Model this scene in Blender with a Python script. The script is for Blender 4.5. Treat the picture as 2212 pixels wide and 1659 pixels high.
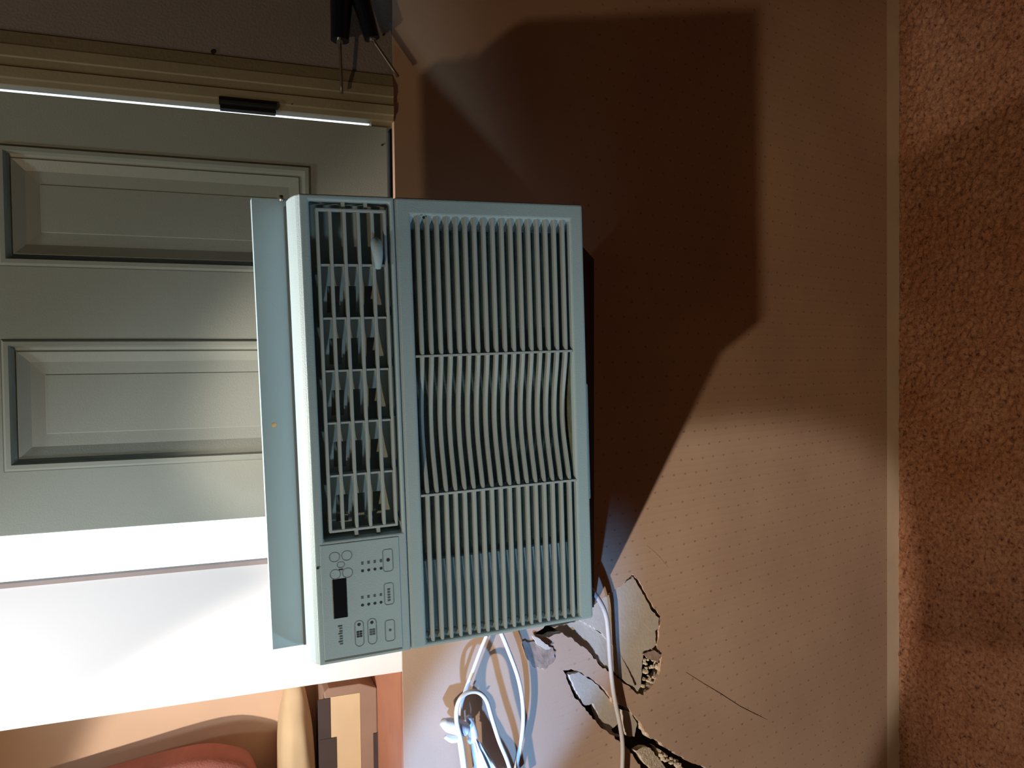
import bpy, bmesh, math, random
from mathutils import Vector, Matrix, noise
from mathutils.geometry import delaunay_2d_cdt
random.seed(7)
for o in list(bpy.data.objects): bpy.data.objects.remove(o)
SC = bpy.context.scene
COL = SC.collection
HC = 1.6924                       # camera height above the carpet (m)

# ---------------------------------------------------------------- camera
FPX = 1700.0
AX = (Vector((0.9996, 0.0189, -0.0198)), Vector((-0.0121, -0.3462, -0.9381)), Vector((-0.0246, 0.9380, -0.3459)))
cam_d = bpy.data.cameras.new('camera'); cam = bpy.data.objects.new('camera', cam_d); COL.objects.link(cam)
cam_d.sensor_width = 36.0; cam_d.lens = FPX / 2212 * 36.0; cam_d.clip_start = 0.02; cam_d.clip_end = 60
# the phone was held sideways: the picture's right is the room's down
cx, cy, cz = AX[1], AX[0], -AX[2]
m = Matrix(((cx.x, cy.x, cz.x, 0), (cx.y, cy.y, cz.y, 0), (cx.z, cy.z, cz.z, HC), (0, 0, 0, 1)))
cam.matrix_world = m
SC.camera = cam

def ray(px, py):
    a, b = (1659 - py) - 829.5, px - 1106
    return AX[0] * a + AX[1] * b + AX[2] * FPX
def at(px, py, y):                # point of the vertical plane at depth y, z measured from the camera height
    r = ray(px, py); return r * (y / r.y)

# ---------------------------------------------------------------- world, lights, exposure
w = bpy.data.worlds.new('sky'); SC.world = w; w.use_nodes = True
bg = w.node_tree.nodes['Background']; bg.inputs[0].default_value = (0.80, 0.92, 1.0, 1); bg.inputs[1].default_value = 1.9
SC.view_settings.view_transform = 'Standard'; SC.view_settings.look = 'None'
SC.view_settings.exposure = 0.0; SC.view_settings.gamma = 1.0; SC.view_settings.use_curve_mapping = False

def point(name, loc, col, watt, rad):
    d = bpy.data.lights.new(name, 'POINT'); d.color = col; d.energy = watt; d.shadow_soft_size = rad
    o = bpy.data.objects.new(name, d); COL.objects.link(o); o.location = (loc[0], loc[1], loc[2] + HC); return o
def spot(name, loc, to, col, watt, rad, deg, blend):
    d = bpy.data.lights.new(name, 'SPOT'); d.color = col; d.energy = watt; d.shadow_soft_size = rad
    d.spot_size = math.radians(deg); d.spot_blend = blend
    o = bpy.data.objects.new(name, d); COL.objects.link(o); o.location = (loc[0], loc[1], loc[2] + HC)
    o.rotation_euler = (Vector(to) - Vector(loc)).to_track_quat('-Z', 'Y').to_euler(); return o
def area(name, loc, to, col, watt, sx, sy):
    d = bpy.data.lights.new(name, 'AREA'); d.shape = 'RECTANGLE'; d.size = sx; d.size_y = sy; d.color = col; d.energy = watt
    o = bpy.data.objects.new(name, d); COL.objects.link(o); o.location = (loc[0], loc[1], loc[2] + HC)
    o.rotation_euler = (Vector(to) - Vector(loc)).to_track_quat('-Z', 'Y').to_euler(); return o

# ceiling bulb behind and to the left of the camera: casts the long shadow of the unit
point('ceiling_bulb_light', (-1.277, -0.70, 1.399), (1.0, 0.72, 0.44), 50, 0.03)
# added warm fill at the ceiling bulb's place, turned to the foot of the wall
spot('wall_spot_light', (-1.277, -0.70, 1.399), (0.25, 1.64, -1.70), (1.0, 0.76, 0.50), 70, 0.03, 27, 0.9)
# added warm spot that brightens the unit's top edge; no lamp hangs there
spot('fill_over_unit', (-0.14, 0.945, 0.42), (-0.09, 0.85, -0.08), (1.0, 0.83, 0.70), 22, 0.02, 84, 0.3)
# shaded spot of the same ceiling fitting, turned to the lower left of the wall
spot('wall_spot_light', (-1.277, -0.70, 1.399), (-0.789, 1.549, -0.525), (1.0, 0.90, 0.81), 250, 0.025, 27.2, 0.12)
# added cool fill high up by the door wall, no opening is built there
point('high_cool_fill', (-0.50, 0.71, 1.30), (0.84, 0.97, 1.0), 15, 0.06)
# added cool fill from low on the left, for the unit and the door
spot('low_cool_fill', (-0.80, 0.12, -0.86), (0.02, 0.95, -0.02), (0.62, 0.87, 1.0), 15, 0.06, 46, 0.6)
# daylight on the white trim beside the door
spot('trim_daylight', (-0.80, 0.50, 0.70), (-0.40, 1.15, 0.14), (0.90, 0.94, 1.0), 42, 0.05, 46, 1.0)
spot('daylight_beam', (-1.10, 0.50, -0.02), (-0.60, 1.19, -0.40), (0.20, 0.46, 1.0), 80, 0.015, 23, 0.6)

# ---------------------------------------------------------------- helpers
def lin(c):
    return tuple(((v / 255) / 12.92 if v / 255 <= 0.04045 else (((v / 255) + 0.055) / 1.055) ** 2.4) for v in c) + (1,)
def mat(name, rgb, rough=0.6, var=0.06, scale=30, bump=0.0, bscale=200, metal=0.0, spec=0.4):
    m = bpy.data.materials.new(name); m.use_nodes = True; nt = m.node_tree; N = nt.nodes; Lk = nt.links
    b = N['Principled BSDF']; b.inputs['Roughness'].default_value = rough; b.inputs['Metallic'].default_value = metal
    b.inputs['Specular IOR Level'].default_value = spec
    tc = N.new('ShaderNodeTexCoord'); nz = N.new('ShaderNodeTexNoise'); nz.inputs['Scale'].default_value = scale; nz.inputs['Detail'].default_value = 4
    Lk.new(tc.outputs['Object'], nz.inputs['Vector'])
    cr = N.new('ShaderNodeValToRGB'); c = lin(rgb)
    cr.color_ramp.elements[0].position = 0.3; cr.color_ramp.elements[1].position = 0.7
    cr.color_ramp.elements[0].color = tuple(v * (1 - var) for v in c[:3]) + (1,)
    cr.color_ramp.elements[1].color = tuple(min(1, v * (1 + var)) for v in c[:3]) + (1,)
    Lk.new(nz.outputs['Fac'], cr.inputs['Fac']); Lk.new(cr.outputs['Color'], b.inputs['Base Color'])
    if bump:
        n2 = N.new('ShaderNodeTexNoise'); n2.inputs['Scale'].default_value = bscale; n2.inputs['Detail'].default_value = 3
        Lk.new(tc.outputs['Object'], n2.inputs['Vector'])
        bp = N.new('ShaderNodeBump'); bp.inputs['Strength'].default_value = bump; bp.inputs['Distance'].default_value = 0.002
        Lk.new(n2.outputs['Fac'], bp.inputs['Height']); Lk.new(bp.outputs['Normal'], b.inputs['Normal'])
    return m
def link(name, bm, m, parent=None, smooth=False, bevel=0.0, seg=2):
    me = bpy.data.meshes.new(name); bmesh.ops.recalc_face_normals(bm, faces=bm.faces); bm.to_mesh(me); bm.free()
    me.materials.append(m)
    if smooth:
        for p in me.polygons: p.use_smooth = True
    o = bpy.data.objects.new(name, me); COL.objects.link(o)
    if parent: o.parent = parent
    if bevel:
        md = o.modifiers.new('bevel', 'BEVEL'); md.width = bevel; md.segments = seg; md.limit_method = 'ANGLE'; md.angle_limit = math.radians(40)
    return o
def tag(o, label=None, cat=None, group=None, kind=None):
    if label: o['label'] = label
    if cat: o['category'] = cat
    if group: o['group'] = group
    if kind: o['kind'] = kind
    return o
def empty(name, loc, mat3=None):
    o = bpy.data.objects.new(name, None); COL.objects.link(o)
    M = Matrix.Translation(loc)
    if mat3 is not None: M = M @ mat3.to_4x4()
    o.matrix_world = M; o.empty_display_size = 0.05; return o
def box(bm, x0, x1, y0, y1, z0, z1):
    vs = [bm.verts.new((x, y, z)) for x in (x0, x1) for y in (y0, y1) for z in (z0, z1)]
    for f in ((0, 1, 3, 2), (4, 6, 7, 5), (0, 4, 5, 1), (2, 3, 7, 6), (0, 2, 6, 4), (1, 5, 7, 3)): bm.faces.new([vs[i] for i in f])
def bxo(name, dims, m, parent=None, bevel=0.0):
    bm = bmesh.new(); box(bm, *dims); return link(name, bm, m, parent, bevel=bevel)
def holed(bm, x0, x1, z0, z1, holes, y0, y1):
    """plate in the x-z plane with rectangular holes, from y0 (front) to y1 (back)"""
    holes = [(max(h[0], x0), min(h[1], x1), max(h[2], z0), min(h[3], z1)) for h in holes]
    xs = sorted({x0, x1, *[h[0] for h in holes], *[h[1] for h in holes]}); zs = sorted({z0, z1, *[h[2] for h in holes], *[h[3] for h in holes]})
    V = {}
    def v(i, j, k):
        if (i, j, k) not in V: V[i, j, k] = bm.verts.new((xs[i], (y0, y1)[k], zs[j]))
        return V[i, j, k]
    nx, nz = len(xs) - 1, len(zs) - 1
    def solid(i, j):
        if not (0 <= i < nx and 0 <= j < nz): return False
        cx_, cz_ = (xs[i] + xs[i + 1]) / 2, (zs[j] + zs[j + 1]) / 2
        return not any(h[0] < cx_ < h[1] and h[2] < cz_ < h[3] for h in holes)
    for i in range(nx):
        for j in range(nz):
            if not solid(i, j): continue
            for k in (0, 1): bm.faces.new([v(i, j, k), v(i + 1, j, k), v(i + 1, j + 1, k), v(i, j + 1, k)])
            if not solid(i - 1, j): bm.faces.new([v(i, j, 0), v(i, j + 1, 0), v(i, j + 1, 1), v(i, j, 1)])
            if not solid(i + 1, j): bm.faces.new([v(i + 1, j, 0), v(i + 1, j + 1, 0), v(i + 1, j + 1, 1), v(i + 1, j, 1)])
            if not solid(i, j - 1): bm.faces.new([v(i, j, 0), v(i + 1, j, 0), v(i + 1, j, 1), v(i, j, 1)])
            if not solid(i, j + 1): bm.faces.new([v(i, j + 1, 0), v(i + 1, j + 1, 0), v(i + 1, j + 1, 1), v(i, j + 1, 1)])
def catmull(P, n=8):
    P = [Vector(p) for p in P]; Q = [2 * P[0] - P[1]] + P + [2 * P[-1] - P[-2]]; out = []
    for i in range(1, len(Q) - 2):
        a, b, c, d = Q[i - 1:i + 3]
        for k in range(n):
            t = k / n; out.append(0.5 * ((2 * b) + (c - a) * t + (2 * a - 5 * b + 4 * c - d) * t * t + (3 * b - a - 3 * c + d) * t ** 3))
    out.append(P[-1]); return out
def tube(bm, P, r, seg=12, cap=True):
    rings = []; up = Vector((0, 1, 0.2)).normalized()
    rr = r if isinstance(r, (list, tuple)) else [r] * len(P)
    for i, p in enumerate(P):
        t = (P[min(i + 1, len(P) - 1)] - P[max(i - 1, 0)]).normalized()
        a = t.cross(up).normalized(); b = t.cross(a).normalized()
        rings.append([bm.verts.new(p + (a * math.cos(2 * math.pi * k / seg) + b * math.sin(2 * math.pi * k / seg)) * rr[i]) for k in range(seg)])
    for A, B in zip(rings, rings[1:]):
        for k in range(seg): bm.faces.new([A[k], A[(k + 1) % seg], B[(k + 1) % seg], B[k]])
    if cap: bm.faces.new(rings[0]); bm.faces.new(rings[-1])
def outline(bm, x0, x1, z0, z1, r, y, wdt=0.0006, h=0.0004):
    """a thin rounded-rectangle line lying on the plane y"""
    def ring(e):
        pts = []
        rr = max(r + e, 0.0005)
        for cxx, czz, a0 in ((x1 - r, z1 - r, 0), (x0 + r, z1 - r, 90), (x0 + r, z0 + r, 180), (x1 - r, z0 + r, 270)):
            for k in range(5):
                a = math.radians(a0 + k * 22.5); pts.append((cxx + rr * math.cos(a), czz + rr * math.sin(a)))
        return pts
    A, B = ring(0), ring(-wdt); n = len(A)
    va = [[bm.verts.new((p[0], yy, p[1])) for p in R] for R in (A, B) for yy in (y, y - h)]
    for q in range(n):
        k = (q + 1) % n
        for a, b in ((va[0], va[1]), (va[1], va[3]), (va[3], va[2]), (va[2], va[0])): bm.faces.new([a[q], a[k], b[k], b[q]])

# ---------------------------------------------------------------- materials
M_PLASTIC = mat('ac_plastic', (172, 200, 212), 0.5, 0.03, 8, 0.25, 900)
M_PLASTIC2 = mat('ac_plastic_ribs', (176, 194, 202), 0.5, 0.03, 8)
M_METALTOP = mat('painted_steel', (174, 204, 222), 0.45, 0.03, 6, 0.1, 600)
M_RECESS = mat('vent_interior', (150, 160, 156), 0.7, 0.1, 60)
M_DARKSLOT = mat('filter_mesh', (118, 128, 116), 0.9, 0.25, 60, 0.5, 900)
M_VANE = mat('deflector_plastic', (164, 176, 174), 0.6, 0.06, 40)
M_BLACK = mat('black_plastic', (20, 20, 26), 0.3, 0.1, 40)
M_INK = mat('printed_ink', (48, 54, 58), 0.7, 0.1, 100)
M_INKLT = mat('printed_grey_ink', (92, 104, 108), 0.7, 0.1, 100)
M_OUTLINE = mat('faint_grey_ink', (126, 140, 144), 0.7, 0.1, 100)
M_GROOVE = mat('groove_grey', (116, 126, 126), 0.7, 0.05, 40)
M_ORANGE = mat('orange_speck', (235, 205, 150), 0.5, 0.05, 40)
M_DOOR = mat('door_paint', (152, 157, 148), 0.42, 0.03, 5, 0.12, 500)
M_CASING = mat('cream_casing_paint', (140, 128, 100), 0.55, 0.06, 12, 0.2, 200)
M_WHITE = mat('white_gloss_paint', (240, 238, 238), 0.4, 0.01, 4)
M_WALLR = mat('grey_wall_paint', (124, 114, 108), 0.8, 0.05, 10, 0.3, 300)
M_HINGE = mat('blackened_steel', (26, 24, 20), 0.5, 0.2, 60, metal=0.3)
M_DARK = mat('dark_timber', (34, 28, 22), 0.9, 0.2, 30)
M_TERRA = mat('terracotta_shelf', (166, 112, 88), 0.7, 0.08, 14)
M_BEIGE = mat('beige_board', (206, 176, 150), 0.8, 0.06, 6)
M_RED = mat('red_fabric', (160, 104, 94), 0.85, 0.12, 14, 0.5, 300)
M_CREAM = mat('cream_card', (206, 182, 146), 0.8, 0.06, 14)
M_TAUPE = mat('taupe_card', (146, 120, 104), 0.8, 0.08, 14)
M_DKBROWN = mat('dark_brown_print', (64, 52, 50), 0.7, 0.1, 20)
M_GYPSUM = mat('broken_gypsum', (196, 186, 170), 0.9, 0.06, 30, 0.25, 160)
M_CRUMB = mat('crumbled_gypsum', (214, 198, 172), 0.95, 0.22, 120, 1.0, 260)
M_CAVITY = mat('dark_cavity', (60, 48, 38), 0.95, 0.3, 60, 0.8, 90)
M_DIRT = mat('grimy_plaster', (168, 146, 130), 0.95, 0.25, 40, 0.6, 120)
M_CORD = mat('grey_cord', (176, 172, 168), 0.5, 0.05, 30)
M_CORDW = mat('white_cord', (225, 226, 228), 0.45, 0.03, 30)
M_BASE = mat('cream_baseboard_paint', (206, 186, 160), 0.5, 0.05, 12, 0.2, 120)
M_ROOM = mat('room_paint', (48, 46, 44), 0.9, 0.05, 6)
M_STEEL = mat('bright_steel', (190, 186, 180), 0.25, 0.05, 40, metal=0.9)
M_ROD = mat('tarnished_steel', (110, 98, 86), 0.4, 0.1, 40, metal=0.6)
M_BRASS = mat('screw_metal', (170, 130, 70), 0.35, 0.1, 40, metal=0.7)

def wall_vinyl():
    m = bpy.data.materials.new('stitched_vinyl'); m.use_nodes = True; nt = m.node_tree; N = nt.nodes; K = nt.links
    b = N['Principled BSDF']; b.inputs['Roughness'].default_value = 0.62; b.inputs['Specular IOR Level'].default_value = 0.35
    tc = N.new('ShaderNodeTexCoord'); sp = N.new('ShaderNodeSeparateXYZ'); K.new(tc.outputs['UV'], sp.inputs[0])
    def mth(op, a, bb=None, c=None):
        n = N.new('ShaderNodeMath'); n.operation = op
        for i, v in enumerate((a, bb, c)):
            if v is None: continue
            if isinstance(v, (int, float)): n.inputs[i].default_value = v
            else: K.new(v, n.inputs[i])
        return n.outputs[0]
    nz = N.new('ShaderNodeTexNoise'); nz.inputs['Scale'].default_value = 9; nz.inputs['Detail'].default_value = 2; K.new(tc.outputs['UV'], nz.inputs['Vector'])
    wob = mth('MULTIPLY', mth('SUBTRACT', nz.outputs['Fac'], 0.5), 0.006)
    u = mth('ADD', sp.outputs[0], wob); v = sp.outputs[1]
    P = 0.0140
    fr = mth('FRACT', mth('DIVIDE', u, P))
    saw = mth('POWER', fr, 2.0)                                   # each reed rises and drops at the next
    line = mth('COMPARE', fr, 0.97, 0.045)
    # pin holes in every second groove
    iu = mth('FLOOR', mth('DIVIDE', u, P * 2)); fu = mth('SUBTRACT', mth('FRACT', mth('DIVIDE', u, P * 2)), 0.5)
    fv = mth('SUBTRACT', mth('FRACT', mth('ADD', mth('DIVIDE', v, 0.034), mth('MULTIPLY', iu, 0.37))), 0.5)
    d = mth('SQRT', mth('ADD', mth('POWER', mth('MULTIPLY', fu, P * 2), 2.0), mth('POWER', mth('MULTIPLY', fv, 0.022), 2.0)))
    n3 = N.new('ShaderNodeTexNoise'); n3.inputs['Scale'].default_value = 90; K.new(tc.outputs['UV'], n3.inputs['Vector'])
    hole = mth('MULTIPLY', mth('LESS_THAN', d, 0.0021), mth('MULTIPLY_ADD', n3.outputs['Fac'], 1.6, -0.35))
    plain = N.new('ShaderNodeMapRange'); plain.interpolation_type = 'SMOOTHSTEP'; K.new(v, plain.inputs['Value']); plain.inputs['From Min'].default_value = 0.28; plain.inputs['From Max'].default_value = 0.44
    pm = plain.outputs[0]                                         # the top of the wall is smooth, without reeds or pin holes
    hole = mth('MULTIPLY', hole, pm); saw = mth('MULTIPLY', saw, pm)
    n2 = N.new('ShaderNodeTexNoise'); n2.inputs['Scale'].default_value = 3.5; n2.inputs['Detail'].default_value = 5; K.new(tc.outputs['UV'], n2.inputs['Vector'])
    cr = N.new('ShaderNodeValToRGB'); cr.color_ramp.elements[0].position = 0.3; cr.color_ramp.elements[1].position = 0.7
    cr.color_ramp.elements[0].color = lin((194, 164, 142)); cr.color_ramp.elements[1].color = lin((208, 180, 154)); K.new(n2.outputs['Fac'], cr.inputs['Fac'])
    mx = N.new('ShaderNodeMix'); mx.data_type = 'RGBA'; mx.clamp_factor = True; K.new(mth('MULTIPLY', hole, 0.75), mx.inputs[0]); K.new(cr.outputs['Color'], mx.inputs[6]); mx.inputs[7].default_value = lin((110, 74, 56))
    K.new(mx.outputs[2], b.inputs['Base Color'])
    n5 = N.new('ShaderNodeTexNoise'); n5.inputs['Scale'].default_value = 400; K.new(tc.outputs['UV'], n5.inputs['Vector'])
    h = mth('ADD', mth('MULTIPLY', saw, 0.0007), mth('MULTIPLY', hole, -0.0006)); h = mth('ADD', h, mth('MULTIPLY', n5.outputs['Fac'], 0.0002))
    bp = N.new('ShaderNodeBump'); bp.inputs['Strength'].default_value = 0.55; bp.inputs['Distance'].default_value = 1.0; K.new(h, bp.inputs['Height']); K.new(bp.outputs['Normal'], b.inputs['Normal'])
    return m
M_VINYL = wall_vinyl()
def carpet_mat():
    m = bpy.data.materials.new('frieze_carpet'); m.use_nodes = True; nt = m.node_tree; N = nt.nodes; K = nt.links
    b = N['Principled BSDF']; b.inputs['Roughness'].default_value = 0.95; b.inputs['Specular IOR Level'].default_value = 0.1
    tc = N.new('ShaderNodeTexCoord')
    n1 = N.new('ShaderNodeTexNoise'); n1.inputs['Scale'].default_value = 110; n1.inputs['Detail'].default_value = 3; n1.inputs['Distortion'].default_value = 0.6; K.new(tc.outputs['Object'], n1.inputs['Vector'])
    n2 = N.new('ShaderNodeTexNoise'); n2.inputs['Scale'].default_value = 5; K.new(tc.outputs['Object'], n2.inputs['Vector'])
    cr = N.new('ShaderNodeValToRGB'); e = cr.color_ramp.elements; e[0].position = 0.28; e[0].color = lin((92, 60, 46)); e[1].position = 0.72; e[1].color = lin((184, 142, 112))
    x = e.new(0.42); x.color = lin((150, 108, 84))
    K.new(n1.outputs['Fac'], cr.inputs['Fac'])
    c2 = N.new('ShaderNodeValToRGB'); c2.color_ramp.elements[0].position = .35; c2.color_ramp.elements[1].position = .65
    c2.color_ramp.elements[0].color = (0.86, 0.74, 0.66, 1); c2.color_ramp.elements[1].color = (1, 0.98, 0.96, 1); K.new(n2.outputs['Fac'], c2.inputs['Fac'])
    mx = N.new('ShaderNodeMix'); mx.data_type = 'RGBA'; mx.blend_type = 'MULTIPLY'; mx.inputs[0].default_value = 1; K.new(cr.outputs['Color'], mx.inputs[6]); K.new(c2.outputs['Color'], mx.inputs[7])
    K.new(mx.outputs[2], b.inputs['Base Color'])
    n3 = N.new('ShaderNodeTexNoise'); n3.inputs['Scale'].default_value = 260; K.new(tc.outputs['Object'], n3.inputs['Vector'])
    bp = N.new('ShaderNodeBump'); bp.inputs['Strength'].default_value = 0.8; bp.inputs['Distance'].default_value = 0.003; K.new(n3.outputs['Fac'], bp.inputs['Height']); K.new(bp.outputs['Normal'], b.inputs['Normal'])
    return m
M_CARPET = carpet_mat()

# ---------------------------------------------------------------- the leaning lower wall
D = 1.15; LEAN = math.radians(18); ZT = -0.2445
K = D / 0.9                       # the door wall was measured for a depth of 0.9 m
DOWN = Vector((0, math.sin(LEAN), -math.cos(LEAN))); NRM = Vector((0, math.cos(LEAN), math.sin(LEAN)))   # NRM points into the wall
TOP = Vector((0, D, ZT))
TLEN = (HC + ZT) / math.cos(LEAN)
def wl(px, py, off=0.0):          # (s, t) of a point on the wall's face (off: metres towards the room)
    r = ray(px, py); P = r * (((TOP - NRM * off) @ NRM) / (r @ NRM)); return (P.x, (P - TOP) @ DOWN)
def W(s, t, out=0.0):
    P = TOP + DOWN * t - NRM * out; return Vector((s, P.y, P.z + HC))
def wp(px, py, off): s, t = wl(px, py, off); return W(s, t, off)

def rag(poly, amp, step):
    out = []
    for i, a in enumerate(poly):
        b = poly[(i + 1) % len(poly)]; a = Vector(a); bb = Vector(b); n = max(1, int((bb - a).length / step)); nrm = Vector((-(bb - a).y, (bb - a).x)).normalized() if (bb - a).length else Vector((0, 0))
        for k in range(n):
            p = a.lerp(bb, k / n)
            if k: p = p + nrm * random.uniform(-amp, amp)
            out.append((p.x, p.y))
    return out
def pip(p, poly):
    x, y = p; c = False; n = len(poly)
    for i in range(n):
        x1, y1 = poly[i]; x2, y2 = poly[(i + 1) % n]
        if (y1 > y) != (y2 > y) and x < (x2 - x1) * (y - y1) / (y2 - y1) + x1: c = not c
    return c
def sheet(name, outer, holes, out0, out1, m, parent=None, uv=True):
    """flat sheet on the wall plane with holes; out0 = room side offset, out1 = back offset"""
    pts = list(outer); edges = [(i, (i + 1) % len(outer)) for i in range(len(outer))]
    for h in holes:
        k = len(pts); pts += h; edges += [(k + i, k + (i + 1) % len(h)) for i in range(len(h))]
    vo, eo, fo, *_ = delaunay_2d_cdt([Vector(p) for p in pts], edges, [], 0, 1e-7)
    faces = []
    for f in fo:
        c = sum((vo[i] for i in f), Vector((0, 0))) / len(f)
        if pip(c, outer) and not any(pip(c, h) for h in holes): faces.append(list(f))
    bm = bmesh.new(); uvl = bm.loops.layers.uv.new('UVMap')
    A = [bm.verts.new(W(p.x, p.y, out0)) for p in vo]; B = [bm.verts.new(W(p.x, p.y, out1)) for p in vo]
    cnt = {}
    for f in faces:
        for i in range(len(f)): e = (f[i], f[(i + 1) % len(f)]); cnt[tuple(sorted(e))] = cnt.get(tuple(sorted(e)), 0) + 1
        bm.faces.new([A[i] for i in f]); bm.faces.new([B[i] for i in reversed(f)])
    for (a, b), c in cnt.items():
        if c == 1: bm.faces.new([A[a], A[b], B[b], B[a]])
    for v in [v for v in bm.verts if not v.link_faces]: bm.verts.remove(v)
    P2 = {}
    for f in bm.faces:
        for l in f.loops:
            co = l.vert.co; l[uvl].uv = (co.x + 2.0, (Vector((co.x, co.y, co.z - HC)) - TOP) @ DOWN)
    return link(name, bm, m, parent)

XL, XR = -1.75, 1.60
px_hole_a = [(1190, 1345), (1290, 1300), (1340, 1268), (1366, 1240), (1384, 1262), (1402, 1296), (1427, 1332), (1424, 1370), (1417, 1404), (1430, 1420), (1426, 1450), (1412, 1478),
             (1390, 1502), (1372, 1496), (1350, 1478), (1322, 1452), (1298, 1440), (1276, 1412), (1246, 1388), (1214, 1366), (1180, 1376), (1150, 1372)]
px_hole_b = [(1216, 1448), (1236, 1444), (1262, 1458), (1290, 1476), (1314, 1500), (1326, 1520), (1360, 1532), (1378, 1556), (1402, 1592), (1420, 1600), (1448, 1622), (1500, 1650), (1560, 1672),
             (1560, 1720), (1470, 1720), (1400, 1680), (1372, 1640), (1352, 1612), (1322, 1588), (1296, 1570), (1270, 1538), (1240, 1506)]
hole_a = rag([wl(*p) for p in px_hole_a], 0.0022, 0.006)
hole_b = rag([wl(*p) for p in px_hole_b], 0.0022, 0.006)
outer = [(XL, 0), (XR, 0), (XR, TLEN), (XL, TLEN)]
# the long crack that runs down from the torn hole: a slit of its own
crk = [(1418, 1424), (1450, 1436), (1482, 1452), (1520, 1476), (1560, 1500), (1600, 1526), (1632, 1542), (1658, 1555)]
cs = [wl(*p) for p in crk]; wd = [0.0006, 0.0007, 0.0006, 0.0008, 0.0011, 0.0009, 0.0010, 0.0002]
crack = [(s + d_, t + d_ * 0.2) for (s, t), d_ in zip(cs, wd)] + [(s - d_, t - d_ * 0.2) for (s, t), d_ in reversed(list(zip(cs, wd)))]
crk2 = [wl(*p) for p in ((1398, 1178), (1414, 1192), (1428, 1206), (1444, 1226))]
crack2 = [(s + 0.0004, t) for s, t in crk2] + [(s - 0.0004, t) for s, t in reversed(crk2)]
wall_low = sheet('wall_front_lower', outer, [hole_a, hole_b, crack[2:-2], crack2], 0.0, -0.006, M_VINYL)
tag(wall_low, kind='structure', label='leaning lower wall covered in beige finely reeded vinyl, torn open below the unit')
outer_c = [(XL, 0.007), (XR, 0.007), (XR, TLEN), (XL, TLEN)]; outer_b = [(XL, 0.020), (XR, 0.020), (XR, TLEN), (XL, TLEN)]
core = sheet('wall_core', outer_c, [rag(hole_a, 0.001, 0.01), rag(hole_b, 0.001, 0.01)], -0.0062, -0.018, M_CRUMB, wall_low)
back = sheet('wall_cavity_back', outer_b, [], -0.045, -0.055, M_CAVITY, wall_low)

# broken pieces of gypsum board inside the torn openings
def slab(name, pxs, out, th, tilt, m, amp=0.0012):
    poly = rag([wl(*p, out) for p in pxs], amp, 0.005)
    c = (sum(p[0] for p in poly) / len(poly), sum(p[1] for p in poly) / len(poly))
    bm = bmesh.new(); vo, eo, fo, *_ = delaunay_2d_cdt([Vector(p) for p in poly], [(i, (i + 1) % len(poly)) for i in range(len(poly))], [], 0, 1e-7)
    def pt(p, o):
        o2 = out + o + (p[0] - c[0]) * tilt[0] + (p[1] - c[1]) * tilt[1]; return W(p[0], p[1], o2)
    A = [bm.verts.new(pt(p, 0)) for p in vo]; B = [bm.verts.new(pt(p, -th)) for p in vo]; cnt = {}
    for f in fo:
        if not pip(sum((vo[i] for i in f), Vector((0, 0))) / len(f), poly): continue
        for i in range(len(f)): e = tuple(sorted((f[i], f[(i + 1) % len(f)]))); cnt[e] = cnt.get(e, 0) + 1
        bm.faces.new([A[i] for i in f]); bm.faces.new([B[i] for i in reversed(f)])
    for (a, b), k in cnt.items():
        if k == 1: bm.faces.new([A[a], A[b], B[b], B[a]])
    for v in [v for v in bm.verts if not v.link_faces]: bm.verts.remove(v)
    return link(name, bm, m, wall_low)
slab('gypsum_piece', [(1250, 1338), (1300, 1296), (1365, 1245), (1374, 1262), (1390, 1290), (1404, 1318), (1420, 1334), (1418, 1356), (1412, 1362), (1414, 1392), (1404, 1402), (1388, 1410), (1386, 1440),
      (1384, 1484), (1376, 1496), (1356, 1452), (1330, 1400), (1300, 1366)], -0.002, 0.010, (0.02, 0.05), M_GYPSUM)
slab('gypsum_piece', [(1198, 1356), (1244, 1346), (1262, 1336), (1288, 1362), (1318, 1384), (1338, 1414), (1350, 1440), (1366, 1482), (1352, 1476), (1322, 1450), (1298, 1438), (1276, 1410), (1246, 1388), (1214, 1368)], -0.006, 0.010, (-0.05, 0.03), M_GYPSUM)
slab('gypsum_piece', [(1226, 1456), (1246, 1450), (1264, 1462), (1288, 1478), (1312, 1504), (1334, 1526), (1352, 1552), (1336, 1568), (1318, 1582), (1300, 1560), (1282, 1520), (1262, 1524), (1240, 1490)], -0.004, 0.010, (0.04, -0.04), M_GYPSUM)
slab('gypsum_piece', [(1284, 1530), (1300, 1548), (1322, 1580), (1340, 1590), (1320, 1592), (1296, 1566)], -0.009, 0.008, (0.0, 0.05), M_GYPSUM)
slab('gypsum_piece', [(1344, 1534), (1362, 1538), (1376, 1562), (1372, 1592), (1356, 1590), (1346, 1566)], -0.003, 0.010, (0.05, 0.0), M_GYPSUM)
slab('gypsum_piece', [(1370, 1620), (1386, 1612), (1404, 1616), (1424, 1640), (1446, 1668), (1420, 1672), (1394, 1650)], 0.000, 0.012, (0.05, -0.05), M_CRUMB)
slab('gypsum_piece', [(1410, 1610), (1430, 1622), (1440, 1640), (1428, 1642)], -0.006, 0.008, (0, 0), M_CRUMB)
def crumb(px, py, out, r):
    bm = bmesh.new(); bmesh.ops.create_icosphere(bm, subdivisions=1, radius=r); s0 = random.random() * 9
    c = wp(px, py, out)
    for v in bm.verts:
        v.co *= 1 + 0.5 * noise.noise(v.co * (1.2 / r) + Vector((s0, 0, 0))); v.co.x *= 0.8; v.co += c
    return link('gypsum_crumb', bm, M_CRUMB, wall_low)
for i in range(26):
    t = i / 25; crumb(1392 + random.uniform(-4, 26), 1424 + t * 55 + random.uniform(-6, 6), -0.008 + random.uniform(0, .007), random.uniform(0.0028, 0.006))
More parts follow.
